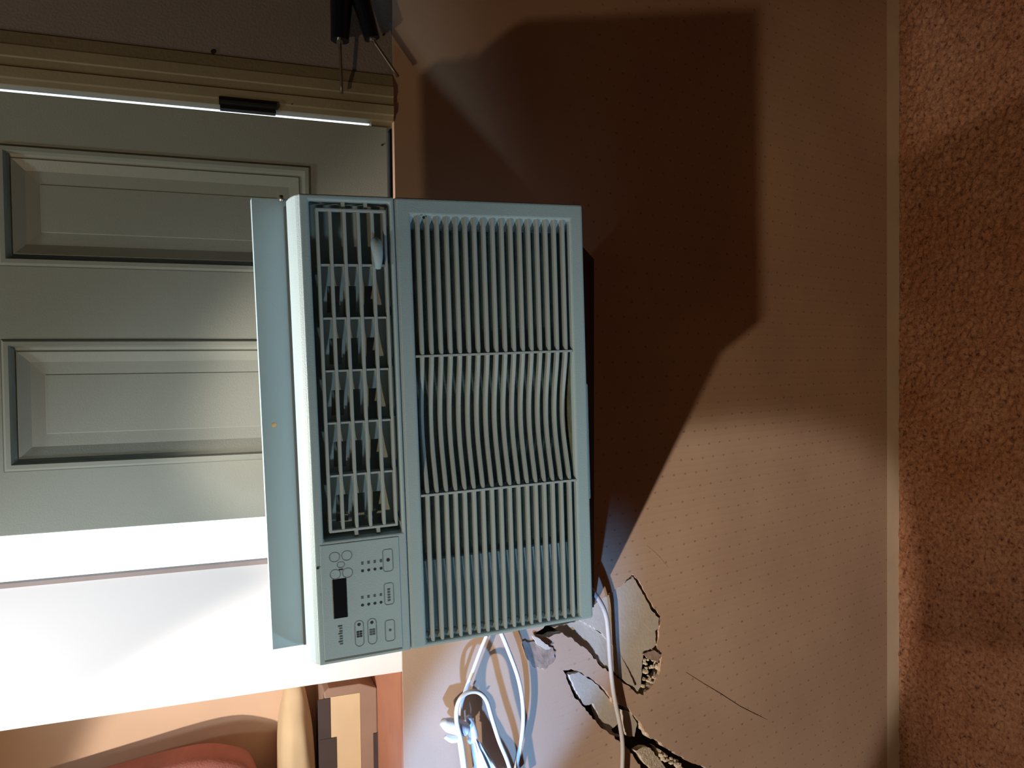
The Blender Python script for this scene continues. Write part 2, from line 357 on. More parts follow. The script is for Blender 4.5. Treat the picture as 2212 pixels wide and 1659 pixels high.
for i in range(10): crumb(1376 + random.uniform(-4, 6), 1470 + i * 3.5, -0.006, random.uniform(0.002, 0.0035))
for i in range(24):
    t = i / 23; crumb(1418 + t * 62 + random.uniform(-8, 8), 1626 + t * 36 + random.uniform(-6, 6), -0.007 + random.uniform(0, .006), random.uniform(0.003, 0.0065))
for i in range(16): crumb(1140 + random.uniform(0, 60), 1382 + random.uniform(-10, 12), -0.004, random.uniform(0.003, 0.006))
# a flap of torn vinyl and the scuffed, plastered spot beside the cord
slab('torn_flap', [(1128, 1386), (1160, 1384), (1186, 1392), (1200, 1408), (1196, 1430), (1176, 1446), (1150, 1440), (1134, 1414)], 0.0022, 0.0022, (0.0, 0.0), M_DIRT, 0.002)
slab('torn_flap', [(1150, 1374), (1166, 1380), (1190, 1400), (1180, 1404), (1160, 1392)], 0.006, 0.002, (0.1, 0.1), M_GYPSUM, 0.001)
slab('torn_flap', [(1388, 1412), (1412, 1404), (1428, 1414), (1424, 1430), (1402, 1424)], 0.003, 0.003, (0.1, 0.0), M_DIRT, 0.001)

# ---------------------------------------------------------------- baseboard, carpet, room shell
YB = D + TLEN * math.sin(LEAN)
bm = bmesh.new(); yb0 = YB - 0.012
pf = [(yb0, 0.0), (yb0 - 0.005, 0.080), (yb0 - 0.002, 0.086), (YB - 0.086 * math.tan(LEAN) + 0.012, 0.088), (YB + 0.02, 0.0)]
L_ = [bm.verts.new((XL, a, b)) for a, b in pf]; R_ = [bm.verts.new((XR, a, b)) for a, b in pf]
bm.faces.new(L_); bm.faces.new(R_[::-1])
for i in range(5): bm.faces.new([L_[i], L_[(i + 1) % 5], R_[(i + 1) % 5], R_[i]])
tag(link('baseboard_front', bm, M_BASE), kind='structure', label='narrow cream baseboard under the vinyl wall')

bm = bmesh.new(); nx, ny = 660, 150; x0, x1, y0, y1 = -1.40, 1.40, 1.02, YB - 0.012
G = []
for j in range(ny + 1):
    row = []
    for i in range(nx + 1):
        x, y = x0 + (x1 - x0) * i / nx, y0 + (y1 - y0) * j / ny
        p = Vector((x * 45 + y * 25, y * 65, 0)); h = noise.noise(p) * 0.6 + noise.noise(p * 2.3 + Vector((7, 3, 1))) * 0.45
        h = h - 0.9 * max(0, noise.noise(Vector((x * 34 + 11, y * 60 + x * 20, 4))) - 0.28)
        row.append(bm.verts.new((x, y, 0.0085 * h + 0.004 * noise.noise(Vector((x * 9, y * 9, 2))))))
    G.append(row)
for j in range(ny):
    for i in range(nx): bm.faces.new([G[j][i], G[j][i + 1], G[j + 1][i + 1], G[j + 1][i]])
pile = link('carpet_pile', bm, M_CARPET, smooth=True); pile['kind'] = 'stuff'
pile['label'] = 'reddish brown shaggy carpet pile along the baseboard'; pile['category'] = 'carpet'
tag(bxo('floor', (-1.8, 1.65, -1.6, YB + 0.02, -0.03, -0.008), M_CARPET), kind='structure', label='carpeted floor')
CE = HC + 1.55
tag(bxo('ceiling', (-1.8, 1.65, -1.6, D + 0.08, CE, CE + 0.04), M_ROOM), kind='structure')
tag(bxo('wall_back', (-1.8, 1.65, -1.64, -1.6, -0.03, CE), M_ROOM), kind='structure')
tag(bxo('wall_left', (-1.8, -1.75, -1.6, YB + .02, -0.03, CE), M_ROOM), kind='structure')
tag(bxo('wall_right', (1.60, 1.65, -1.6, YB + .02, -0.03, CE), M_ROOM), kind='structure')
# upper wall around the hatch door
ZT_ = ZT + HC
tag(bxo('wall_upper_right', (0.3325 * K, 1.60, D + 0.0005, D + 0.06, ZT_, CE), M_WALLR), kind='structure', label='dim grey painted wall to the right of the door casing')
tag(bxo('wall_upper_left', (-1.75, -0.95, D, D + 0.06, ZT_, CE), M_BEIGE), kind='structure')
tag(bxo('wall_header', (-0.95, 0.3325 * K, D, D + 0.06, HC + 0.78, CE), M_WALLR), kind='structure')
tag(bxo('trim_gap_block', (-0.36 * K, 0.3325 * K, D + 0.012, D + 0.07, ZT_ - 0.012, ZT_ + 0.004), M_DARK), kind='structure')  # dark board added behind the gap under the door, keeps sky light out

# ---------------------------------------------------------------- white trim board on the left of the door
bm = bmesh.new(); holed(bm, -0.357 * K, -0.2115 * K, ZT_, HC + 0.78, [], D + 0.0, D + 0.012)
trim = link('trim_left', bm, M_WHITE, bevel=0.001); tag(trim, kind='structure', label='bright white board between the door gap and the niche')
bxo('weather_strip', (-0.2150 * K, -0.2105 * K, D - 0.002, D + 0.010, ZT_ + 0.004, HC + 0.78), mat('grey_weather_strip', (176, 160, 156), 0.8), trim)
bxo('side_board', (-0.3570 * K, -0.350 * K, D + 0.0125, D + 0.34, ZT_, HC + 0.78), M_BEIGE, trim)

# niche
nb = bmesh.new(); box(nb, -0.95, -0.35 * K, D + 0.34, D + 0.36, ZT_ - 0.03, HC + 0.78); tag(link('wall_niche_back', nb, M_BEIGE), kind='structure', label='beige back of the niche')
tag(bxo('trim_niche_shelf', (-0.95, -0.3575 * K, D + 0.0005, D + 0.34, ZT_ + 0.0002, ZT_ + 0.0032), M_TERRA), kind='structure', label='terracotta coloured niche floor')
tag(bxo('wall_niche_side', (-0.97, -0.95, D, D + 0.36, ZT_ - 0.03, HC + 0.78), M_BEIGE), kind='structure')
tag(bxo('wall_niche_top', (-0.95, -0.357 * K, D, D + 0.34, HC + 0.74, HC + 0.78), M_BEIGE), kind='structure')

# ---------------------------------------------------------------- door
door = empty('door_1', (0.055 * K, D + 0.004, HC - 0.184 * K)); tag(door, 'greyish white panelled door with hinge on its right edge', None, None, 'structure')
def loc(o, parent): o.parent = parent; o.matrix_parent_inverse = parent.matrix_world.inverted(); return o
DX0, DX1, DZ0, DZ1 = -0.164 * K, 0.2745 * K, HC - 0.184 * K, HC + 0.76
pan = [(a * K, b * K, HC + c * K, HC + min(d * K, 0.72)) for a, b, c, d in ((0.104, 0.223, -0.097, 0.2035), (-0.100, 0.031, -0.097, 0.2035), (0.104, 0.223, 0.28, 0.60), (-0.100, 0.031, 0.28, 0.60))]
bm = bmesh.new()
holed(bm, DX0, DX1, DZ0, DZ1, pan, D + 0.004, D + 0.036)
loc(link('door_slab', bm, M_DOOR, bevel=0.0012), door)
for a, b, c, d in pan:
    bm = bmesh.new(); prof = [(0.0, -0.0005), (0.003, -0.004), (0.008, -0.004), (0.010, 0.005), (0.014, 0.007), (0.016, 0.0045), (0.029, 0.0115), (0.045, 0.0130), (0.046, 0.0118)]
    rings = []
    for ins, dep in prof:
        y = D + 0.004 + dep; rings.append([bm.verts.new(p) for p in ((a + ins, y, c + ins), (b - ins, y, c + ins), (b - ins, y, d - ins), (a + ins, y, d - ins))])
    for A, B in zip(rings, rings[1:]):
        for k in range(4): bm.faces.new([A[k], A[(k + 1) % 4], B[(k + 1) % 4], B[k]])
    bm.faces.new(rings[-1])
    bk = [bm.verts.new(p) for p in ((a, D + 0.03, c), (b, D + 0.03, c), (b, D + 0.03, d), (a, D + 0.03, d))]
    for k in range(4): bm.faces.new([rings[0][k], rings[0][(k + 1) % 4], bk[(k + 1) % 4], bk[k]])
    bm.faces.new(bk)
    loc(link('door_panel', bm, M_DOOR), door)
bm = bmesh.new(); box(bm, 0.2760 * K, 0.2885 * K, D - 0.006, D + 0.008, HC - 0.061 * K, HC - 0.004 * K)
tube(bm, [Vector((0.2835 * K, D - 0.006, HC - 0.0620 * K)), Vector((0.2835 * K, D - 0.006, HC - 0.0030 * K))], 0.0055, 12)
tag(loc(link('hinge', bm, M_HINGE), door), 'blackened steel hinge')
# casing on the hinge side, moulded
bm = bmesh.new(); pf = [(0.2800, 0.02), (0.2800, -0.003), (0.2855, -0.0045), (0.2865, -0.007), (0.2965, -0.0080), (0.2975, -0.006), (0.3060, -0.0060), (0.3070, -0.0075), (0.3180, -0.0070), (0.3195, -0.0060), (0.3325, -0.0012), (0.3325, 0.02)]
A = [bm.verts.new((a * K, D + b, ZT_ + 0.001)) for a, b in pf]; B = [bm.verts.new((a * K, D + b, HC + 0.78)) for a, b in pf]
bm.faces.new(A); bm.faces.new(B[::-1])
for i in range(len(pf)): j = (i + 1) % len(pf); bm.faces.new([A[i], A[j], B[j], B[i]])
casing = tag(link('trim_casing', bm, M_CASING, bevel=0.0005), kind='structure', label='moulded cream door casing beside the hinge')
# below the light gap the casing meets the door
bxo('gap_filler', (0.2745 * K, 0.2802 * K, D + 0.006, D + 0.03, ZT_, HC - 0.166 * K), M_CASING, casing)
for px, py, r in ((460, 112, 0.0030), (828, 75, 0.0018), (826, 312, 0.0012), (630, 228, 0.0010)):
    p = at(px, py, D); 
    bm = bmesh.new(); bmesh.ops.create_cone(bm, cap_ends=True, segments=12, radius1=r, radius2=r, depth=0.002)
    bmesh.ops.rotate(bm, verts=bm.verts, cent=(0, 0, 0), matrix=Matrix.Rotation(math.pi / 2, 3, 'X'))
    yy = -0.0004 if py < 100 or px == 460 else (0.0035 if py == 312 else -0.0062)
    bmesh.ops.translate(bm, verts=bm.verts, vec=(p.x, D + yy, p.z + HC)); loc(link('nail_hole', bm, M_DARK), casing)

# ---------------------------------------------------------------- the air conditioner
cr_, sr_ = math.cos(math.radians(-1.571)), math.sin(math.radians(-1.571)); cp, sp_ = math.cos(math.radians(1.267)), math.sin(math.radians(1.267)); cyw, syw = math.cos(math.radians(-1.003)), math.sin(math.radians(-1.003))
Ry = Matrix(((cr_, 0, sr_), (0, 1, 0), (-sr_, 0, cr_))); Rx = Matrix(((1, 0, 0), (0, cp, -sp_), (0, sp_, cp))); Rz = Matrix(((cyw, -syw, 0), (syw, cyw, 0), (0, 0, 1)))
MR = Rz @ Rx @ Ry
ACO = Vector((-0.0625, 0.8184, -0.2387 + HC)); HB = 0.1575
ac = empty('air_conditioner', ACO + MR @ Vector((0, 0, -HB)), MR)
tag(ac, 'white plastic window air conditioner with ribbed intake grille, mounted before the panelled door', 'air conditioner')
def acl(name, bm, m, parent=None, **k):
    bmesh.ops.translate(bm, verts=bm.verts, vec=(0, 0, HB))       # shapes below are written about the face centre
    return link(name, bm, m, parent or ac, **k)
WX = 0.240
# upper bezel with outlet opening and the lower, removable intake panel
VX0, VX1, VZ0, VZ1 = -0.1115, 0.2335, 0.0655, 0.1475
bm = bmesh.new(); holed(bm, -WX, WX, 0.0610, 0.1575, [(VX0, VX1, VZ0, VZ1)], 0.0, 0.012); bz = acl('upper_bezel', bm, M_PLASTIC, bevel=0.0030, seg=3)
GX0, GX1, GZ0, GZ1 = -0.2340, 0.2215, -0.1400, 0.0435
bm = bmesh.new(); holed(bm, -WX, WX, -0.1575, 0.0604, [(GX0, GX1, GZ0, GZ1)], 0.0, 0.010); gp = acl('intake_panel', bm, M_PLASTIC, bevel=0.0030, seg=3)
# bezel surround (sides), slightly proud at the bottom
bm = bmesh.new(); holed(bm, -WX, WX, -0.1575, 0.1575, [(-WX + 0.004, WX - 0.004, -0.1535, 0.1535)], 0.0095, 0.046); acl('bezel_surround', bm, M_PLASTIC, bevel=0.0015)
bm = bmesh.new(); box(bm, -0.10, 0.035, 0.004, 0.03, -0.1605, -0.1572); acl('bottom_lip', bm, M_PLASTIC, bevel=0.0015)
bm = bmesh.new(); pf = [(0.0015, 0.1535), (0.0015, 0.1572), (0.0050, 0.1600), (0.0140, 0.1628), (0.0260, 0.1645), (0.0400, 0.1652), (0.0455, 0.1640), (0.0455, 0.1535)]
A = [bm.verts.new((-0.2392, a, b)) for a, b in pf]; B = [bm.verts.new((0.2392, a, b)) for a, b in pf]; bm.faces.new(A); bm.faces.new(B[::-1])
for i in range(len(pf)): bm.faces.new([A[i], A[(i + 1) % 8], B[(i + 1) % 8], B[i]])
acl('bezel_crown', bm, M_PLASTIC, bevel=0.0012)
# steel top rail
bm = bmesh.new(); box(bm, -0.2345, 0.2435, 0.054, 0.056, 0.140, 0.1985); rail = acl('top_rail', bm, M_METALTOP); tag(rail, 'pale blue painted steel top rail')
bm = bmesh.new(); box(bm, -0.2345, 0.2435, 0.056, 0.072, 0.1965, 0.1985); acl('rail_flange', bm, M_METALTOP, rail)
bm = bmesh.new(); box(bm, -0.2345, 0.235, 0.0525, 0.0542, 0.1640, 0.1665); acl('rail_crease', bm, M_GROOVE, rail)
bm = bmesh.new(); bmesh.ops.create_uvsphere(bm, u_segments=10, v_segments=6, radius=0.0028); bmesh.ops.scale(bm, verts=bm.verts, vec=(1, 0.4, 1)); bmesh.ops.translate(bm, verts=bm.verts, vec=(0.006, 0.0540, 0.1865)); acl('orange_dot', bm, M_ORANGE, rail, smooth=True)
bm = bmesh.new(); box(bm, 0.186, 0.200, 0.050, 0.0545, 0.1575, 0.1640); acl('rail_smudge', bm, M_BLACK, rail, bevel=0.001)  # dark smudge at the foot of the rail, built as a small block
bm = bmesh.new(); tube(bm, [Vector((0.240, 0.05, 0.1685)), Vector((0.2465, 0.05, 0.1690))], 0.0022, 10); acl('rail_screw', bm, M_STEEL, rail, smooth=True)
# cabinet behind, through door and wall
bm = bmesh.new(); box(bm, -0.2345, 0.2345, 0.040, 0.070, -0.150, 0.140); acl('cabinet_collar', bm, M_METALTOP)
bm = bmesh.new(); box(bm, -0.205, 0.205, 0.070, 0.175, -0.140, 0.085); acl('cabinet', bm, M_METALTOP)
# outlet: recess, frame, bars, deflectors
bm = bmesh.new(); box(bm, VX0, VX1, 0.027, 0.034, VZ0, VZ1)
for a in ((VX0 - 0.002, VX0, VZ0, VZ1), (VX1, VX1 + 0.002, VZ0, VZ1), (VX0, VX1, VZ0 - 0.002, VZ0), (VX0, VX1, VZ1, VZ1 + 0.002)): box(bm, a[0], a[1], 0.011, 0.034, a[2], a[3])
acl('outlet_recess', bm, M_RECESS)
FX0, FX1, FZ0, FZ1 = -0.1045, 0.2265, 0.0695, 0.1410
ln = empty('louver_grille', (0, 0, 0)); ln.parent = ac; ln.matrix_parent_inverse = Matrix.Identity(4)
bm = bmesh.new(); holed(bm, FX0, FX1, FZ0, FZ1, [(FX0 + 0.0028, FX1 - 0.0028, FZ0 + 0.0028, FZ1 - 0.0028)], 0.0015, 0.009); acl('grille_frame', bm, M_PLASTIC2, ln, bevel=0.0006)
zb = [FZ0 + (FZ1 - FZ0) * k / 5 for k in range(1, 5)]
for z in zb:
    bm = bmesh.new(); box(bm, FX0 + 0.002, FX1 - 0.002, 0.0018, 0.0085, z - 0.0016, z + 0.0016); acl('grille_bar', bm, M_PLASTIC2, ln, bevel=0.0006)
divs = [0.1695, 0.1153, 0.0616, 0.0081, -0.0462]
for x in divs:
    bm = bmesh.new(); box(bm, x - 0.0010, x + 0.0010, 0.0030, 0.020, FZ0 + 0.001, FZ1 - 0.001); acl('grille_divider', bm, M_PLASTIC2, ln)
# pins that carry the louver frame
for x in (VX0, VX1):
    for z in (0.090, 0.113):
        bm = bmesh.new(); xx = (VX0, FX0) if x == VX0 else (FX1, VX1); box(bm, xx[0], xx[1], 0.004, 0.010, z - 0.0018, z + 0.0018); acl('pivot_pin', bm, M_VANE, ln)
edges_ = [FX1] + divs + [FX0]
for k, (xa, xb) in enumerate(zip(edges_, edges_[1:])):
    if k == 0: continue
    bm = bmesh.new(); ncol = 8; w_ = xa - xb
    # curved deflector: a bowed shield on the right with two tall slots cut through on the left
    def bow(u): return 0.0125 + 0.010 * (u ** 1.5)
    zs_ = [FZ0 + 0.001, 0.0815, 0.0925, 0.1010, 0.1145, 0.1180, 0.1310, FZ1 - 0.001]
    solid = lambda iu, iz: (iu < 3) or (iz in (0, 2, 4, 6) and not (iz == 2 and iu > 6)) or (iu == 7 and iz == 5)
    VV = {}
    def vv(i, j):
        if (i, j) not in VV:
            u = i / ncol; VV[i, j] = bm.verts.new((xa - w_ * u, bow(u), zs_[j]))
        return VV[i, j]
    for i in range(ncol):
        for j in range(len(zs_) - 1):
            if solid(i, j): bm.faces.new([vv(i, j), vv(i + 1, j), vv(i + 1, j + 1), vv(i, j + 1)])
    ext = bmesh.ops.extrude_face_region(bm, geom=list(bm.faces)); bmesh.ops.translate(bm, verts=[g for g in ext['geom'] if isinstance(g, bmesh.types.BMVert)], vec=(0, 0.002, 0))
    acl('deflector', bm, M_VANE, ln, smooth=False)
bm = bmesh.new(); P = [Vector((0.196, 0.002, 0.0815)), Vector((0.188, -0.003, 0.0815)), Vector((0.176, -0.003, 0.0805)), Vector((0.166, 0.001, 0.0800))]
tube(bm, catmull(P, 4), [0.0035, .005, .0055, .0058, .0058, .0058, .0056, .0052, .0048, .0044, .004, .0035, .003], 14); acl('louver_tab', bm, M_PLASTIC, ln, smooth=True)
# intake: filter and ribs
bm = bmesh.new(); box(bm, GX0 - 0.003, GX1 + 0.003, 0.0235, 0.0265, GZ0 - 0.003, GZ1 + 0.003)
for a in ((GX0 - 0.002, GX0, GZ0, GZ1), (GX1, GX1 + 0.002, GZ0, GZ1), (GX0, GX1, GZ0 - 0.002, GZ0), (GX0, GX1, GZ1, GZ1 + 0.002)): box(bm, a[0], a[1], 0.009, 0.025, a[2], a[3])
acl('air_filter', bm, M_DARKSLOT)
C1, C2 = 0.0735, -0.0755
def bow(x):
    if C2 < x < C1:
        u = (x - C2) / (C1 - C2); return 0.0130 * math.sin(math.pi * u) ** 1.3
    return 0.0
for i in range(17):
    z = 0.0357 - 0.01055 * i; bm = bmesh.new(); xs = [GX0 - 0.001, -0.16, C2] + [C2 + (C1 - C2) * k / 16 for k in range(1, 16)] + [C1, 0.15, GX1 + 0.001]
    # left run slopes back a little near its end
    secs = []
    for x in xs:
        y = 0.0012 + bow(x); secs.append([bm.verts.new((x, y + a, z + b)) for a, b in ((0.0012, -0.0021), (0, -0.0011), (0, 0.0011), (0.0012, 0.0021), (0.0085, 0.0017), (0.0085, -0.0017))])
    for A, B in zip(secs, secs[1:]):
        for k in range(6): bm.faces.new([A[k], A[(k + 1) % 6], B[(k + 1) % 6], B[k]])
    bm.faces.new(secs[0]); bm.faces.new(secs[-1]); acl('rib', bm, M_PLASTIC2, gp)
for x in (C1, C2):
    bm = bmesh.new(); box(bm, x - 0.0012, x + 0.0012, 0.0006, 0.020, GZ0, GZ1); acl('cross_bar', bm, M_PLASTIC2, gp)
# sloped end pieces of the slots
def wedge(name, xa, ya, xb, yb, par):
    bm = bmesh.new(); v = [bm.verts.new(p) for z in (GZ0, GZ1) for p in ((xa, ya, z), (xb, yb, z), (xb, 0.024, z), (xa, 0.024, z))]
    for f in ((0, 1, 2, 3), (4, 7, 6, 5), (0, 4, 5, 1), (1, 5, 6, 2), (2, 6, 7, 3), (3, 7, 4, 0)): bm.faces.new([v[k] for k in f])
    acl(name, bm, M_PLASTIC, par)
wedge('slot_end', GX1, 0.004, 0.2095, 0.0100, gp); wedge('slot_end', GX0, 0.004, -0.2235, 0.0100, gp); wedge('slot_end', -0.2235, 0.0100, -0.150, 0.0150, gp)
# row of small dimples and studs along both ends of the ribs
for i in range(17):
    z = 0.0357 - 0.01055 * i + 0.0053
    bm = bmesh.new(); bmesh.ops.create_uvsphere(bm, u_segments=10, v_segments=6, radius=0.0029); bmesh.ops.scale(bm, verts=bm.verts, vec=(1.1, 0.55, 1)); bmesh.ops.translate(bm, verts=bm.verts, vec=(-0.2275, 0.0072, z)); acl('dimple', bm, M_GROOVE, gp, smooth=True)
    bm = bmesh.new(); bmesh.ops.create_uvsphere(bm, u_segments=8, v_segments=4, radius=0.0022); bmesh.ops.scale(bm, verts=bm.verts, vec=(1.5, 0.12, 1.2)); bmesh.ops.translate(bm, verts=bm.verts, vec=(0.2275, 0.0002, z - 0.004)); acl('stud', bm, M_PLASTIC, gp, smooth=True)
# control panel
bm = bmesh.new()
holed(bm, -0.2345, -0.1155, 0.0700, 0.1520, [], -0.0009, 0.0005); cpn = acl('control_panel', bm, M_PLASTIC, bevel=0.0008)
bm = bmesh.new(); box(bm, -0.2368, -0.2342, -0.0003, 0.0006, 0.0705, 0.1515); acl('panel_groove', bm, M_GROOVE, cpn)
bm = bmesh.new(); box(bm, -0.1930, -0.1520, -0.0015, -0.0005, 0.1265, 0.1410); tag(acl('display', bm, M_BLACK, cpn, bevel=0.0006), 'dark blank display window')
YF = -0.0009
def btn(x0, x1, z0, z1, r=0.003, m=M_OUTLINE): bm = bmesh.new(); outline(bm, x0, x1, z0, z1, r, YF); return acl('button_outline', bm, m, cpn)
def dot(x, z, r, m=M_INK, nm='indicator_mark'):
    bm = bmesh.new(); bmesh.ops.create_cone(bm, cap_ends=True, segments=10, radius1=r, radius2=r, depth=0.0005); bmesh.ops.rotate(bm, verts=bm.verts, cent=(0, 0, 0), matrix=Matrix.Rotation(math.pi / 2, 3, 'X'))
    bmesh.ops.translate(bm, verts=bm.verts, vec=(x, YF - 0.0001, z)); return acl(nm, bm, m, cpn)
def ink(x0, x1, z0, z1, m=M_INKLT):
    bm = bmesh.new(); box(bm, x0, x1, YF - 0.0004, YF, z0, z1); return acl('printed_mark', bm, m, cpn)
btn(-0.1515, -0.1275, 0.0770, 0.0880); dot(-0.1390, 0.0822, 0.0019)
btn(-0.1870, -0.1635, 0.0775, 0.0880)
btn(-0.2260, -0.2030, 0.0780, 0.0885); dot(-0.2140, 0.0830, 0.0014, M_INKLT)
for k in range(5): ink(-0.1695 - 0.0029 * k - 0.0018, -0.1695 - 0.0029 * k, 0.0815, 0.0842, M_INKLT)
for z in (0.1095, 0.1030, 0.0965, 0.0900): dot(-0.1470, z, 0.0015); ink(-0.1405, -0.1375, z - 0.0012, z + 0.0010)
for z in (0.1110, 0.1045, 0.0980, 0.0915): dot(-0.1830, z, 0.0015); ink(-0.1762, -0.1735, z - 0.0012, z + 0.0010)
for z, mm in ((0.1155, M_INK), (0.1020, M_INKLT)):
    dot(-0.2028, z, 0.0017)
    for a in range(3):
        for b_ in range(2): ink(-0.2162 + a * 0.0024, -0.2162 + a * 0.0024 + 0.0017, z - 0.0029 + b_ * 0.0031, z - 0.0004 + b_ * 0.0031, mm)
    btn(-0.2262, -0.1985, z - 0.0048, z + 0.0048, 0.0045)
for k, wdd in enumerate((0.0016, 0.0013, 0.0018, 0.0013, 0.0016, 0.0014, 0.0016, 0.0013)): ink(-0.2005 - 0.0027 * k - wdd, -0.2005 - 0.0027 * k, 0.1328, 0.1328 + (0.0030 if k % 3 else 0.0042), M_INKLT)
for a, b_ in ((-0.1290, 0.1375), (-0.1290, 0.1250), (-0.1470, 0.1375), (-0.1470, 0.1250)): btn(a - 0.0052, a + 0.0052, b_ - 0.0055, b_ + 0.0055, 0.005)
btn(-0.1410, -0.1345, 0.1275, 0.1355, 0.003); ink(-0.1432, -0.1420, 0.1295, 0.1335, M_INK)
dot(-0.1380, 0.1547, 0.0014, M_INK, 'speck'); dot(0.2195, 0.0300, 0.0016, M_INK, 'speck')

# unseen slanted board added under the unit: carries it, shapes its shadow's left edge
MI = MR.inverted()
def to_local(p): return MI @ (p - ACO)
bm = bmesh.new()
q0, q1 = to_local(wp(1283, 1312, 0.002)), to_local(wp(1283, 560, 0.002))
fr = [Vector((-0.2345, 0.047, -0.1535)), Vector((0.225, 0.047, -0.1535))]
T_ = Vector((0, 0.004, 0.012))
lo = [bm.verts.new(p) for p in (fr[0], fr[1], q1, q0)]; hi = [bm.verts.new(p + T_) for p in (fr[0], fr[1], q1, q0)]
bm.faces.new(lo); bm.faces.new(hi[::-1])
for i in range(4): bm.faces.new([lo[i], lo[(i + 1) % 4], hi[(i + 1) % 4], hi[i]])
acl('support_shadow_board', bm, M_DARK)

# ---------------------------------------------------------------- cords
def wpt(px, py, off): return wp(px, py, off)
def cord(name, pts, r, m, label):
    P = catmull([wpt(*p) for p in pts], 10); bm = bmesh.new(); tube(bm, P, r, 14); o = link(name, bm, m, smooth=True); tag(o, label, 'cord'); return o
pc = cord('power_cord', [(1215, 1215, 0.035), (1262, 1258, 0.030), (1290, 1290, 0.024), (1308, 1326, 0.018), (1314, 1370, 0.014), (1318, 1430, 0.012), (1326, 1500, 0.012), (1340, 1570, 0.012), (1345, 1620, 0.012), (1342, 1700, 0.012)], 0.0042, M_CORD, 'thick grey power cord')
del pc['category']; pc.parent = ac; pc.matrix_parent_inverse = ac.matrix_world.inverted()
c1 = cord('thin_cord', [(1052, 1372, 0.030), (1040, 1400, 0.030), (1022, 1448, 0.030), (1006, 1490, 0.030), (994, 1530, 0.028), (990, 1580, 0.024), (1000, 1660, 0.020), (1006, 1720, 0.02)], 0.0030, M_CORDW, 'thin pale cord nearest the terracotta shelf, emerging from under the air conditioner')
c2 = cord('thin_cord', [(1082, 1366, 0.026), (1098, 1405, 0.026), (1118, 1460, 0.026), (1128, 1510, 0.024), (1130, 1560, 0.022), (1124, 1610, 0.020), (1112, 1670, 0.018), (1100, 1730, 0.018)], 0.0034, M_CORDW, 'thin pale cord bowing outwards between the looped cord and the torn plaster')
c3 = cord('looped_cord', [(1010, 1730, 0.034), (1004, 1660, 0.036), (996, 1600, 0.040), (986, 1555, 0.044), (990, 1518, 0.046), (1008, 1497, 0.046), (1032, 1495, 0.046), (1050, 1512, 0.044), (1062, 1550, 0.042), (1078, 1600, 0.040), (1098, 1650, 0.036), (1116, 1720, 0.032)], 0.0034, M_CORDW, 'bright white cord bent into a tight hairpin loop over the plug')
# plug
plug = empty('power_plug', wpt(985, 1578, 0.030)); tag(plug, 'white plug with rounded head caught behind the looped cord', 'plug')
def blob(name, pts, rs, m, par, seg=14):
    P = catmull([wpt(*p) for p in pts], 5); n = len(P) - 1; R = []
    for i in range(n + 1):
        f = i / n * (len(rs) - 1); k = min(int(f), len(rs) - 2); R.append(rs[k] + (rs[k + 1] - rs[k]) * (f - k))
    bm = bmesh.new(); tube(bm, P, R, seg); o = link(name, bm, m, smooth=True); loc(o, par); return o
blob('plug_head', [(956, 1560, 0.028), (970, 1566, 0.028), (992, 1572, 0.028), (1006, 1576, 0.028)], (0.006, 0.011, 0.012, 0.010), M_CORDW, plug)
blob('plug_side', [(962, 1592, 0.026), (976, 1596, 0.026), (992, 1594, 0.026)], (0.003, 0.006, 0.006), M_CORDW, plug)
blob('plug_neck', [(1010, 1548, 0.026), (1018, 1566, 0.026), (1022, 1590, 0.026), (1012, 1604, 0.026)], (0.004, 0.0065, 0.008, 0.004), M_CORDW, plug)
bm = bmesh.new(); c = wpt(1015, 1548, 0.032); bmesh.ops.create_cube(bm, size=1); bmesh.ops.scale(bm, verts=bm.verts, vec=(0.0045, 0.001, 0.0035)); bmesh.ops.rotate(bm, verts=bm.verts, cent=(0, 0, 0), matrix=Matrix.Rotation(0.6, 3, 'Y')); bmesh.ops.translate(bm, verts=bm.verts, vec=c); loc(link('plug_blade', bm, M_STEEL), plug)
# crumpled clear-white bag hanging below the plug
bm = bmesh.new(); bmesh.ops.create_grid(bm, x_segments=40, y_segments=30, size=1)
a_, b_, c_, d_ = (1020, 1588), (1046, 1604), (1128, 1760), (1040, 1760)
for v in bm.verts:
    u, t = (v.co.x + 1) / 2, (v.co.y + 1) / 2
    px = (1 - t) * (1014 + 26 * u) + t * (1036 + 84 * u); py = 1586 + 20 * u * (1 - t) + 150 * t
    n_ = noise.noise(Vector((u * 4, t * 1.6, 1))) + 0.5 * noise.noise(Vector((u * 10, t * 3, 5)))
    v.co = wpt(px + 5 * n_, py, 0.022 + 0.010 * math.sin(u * math.pi) + 0.010 * n_)
ext = bmesh.ops.solidify(bm, geom=list(bm.faces), thickness=0.0006)
tag(link('plastic_bag', bm, M_CORDW, smooth=True), 'crumpled bluish white plastic hanging below the plug at the picture edge', 'bag')

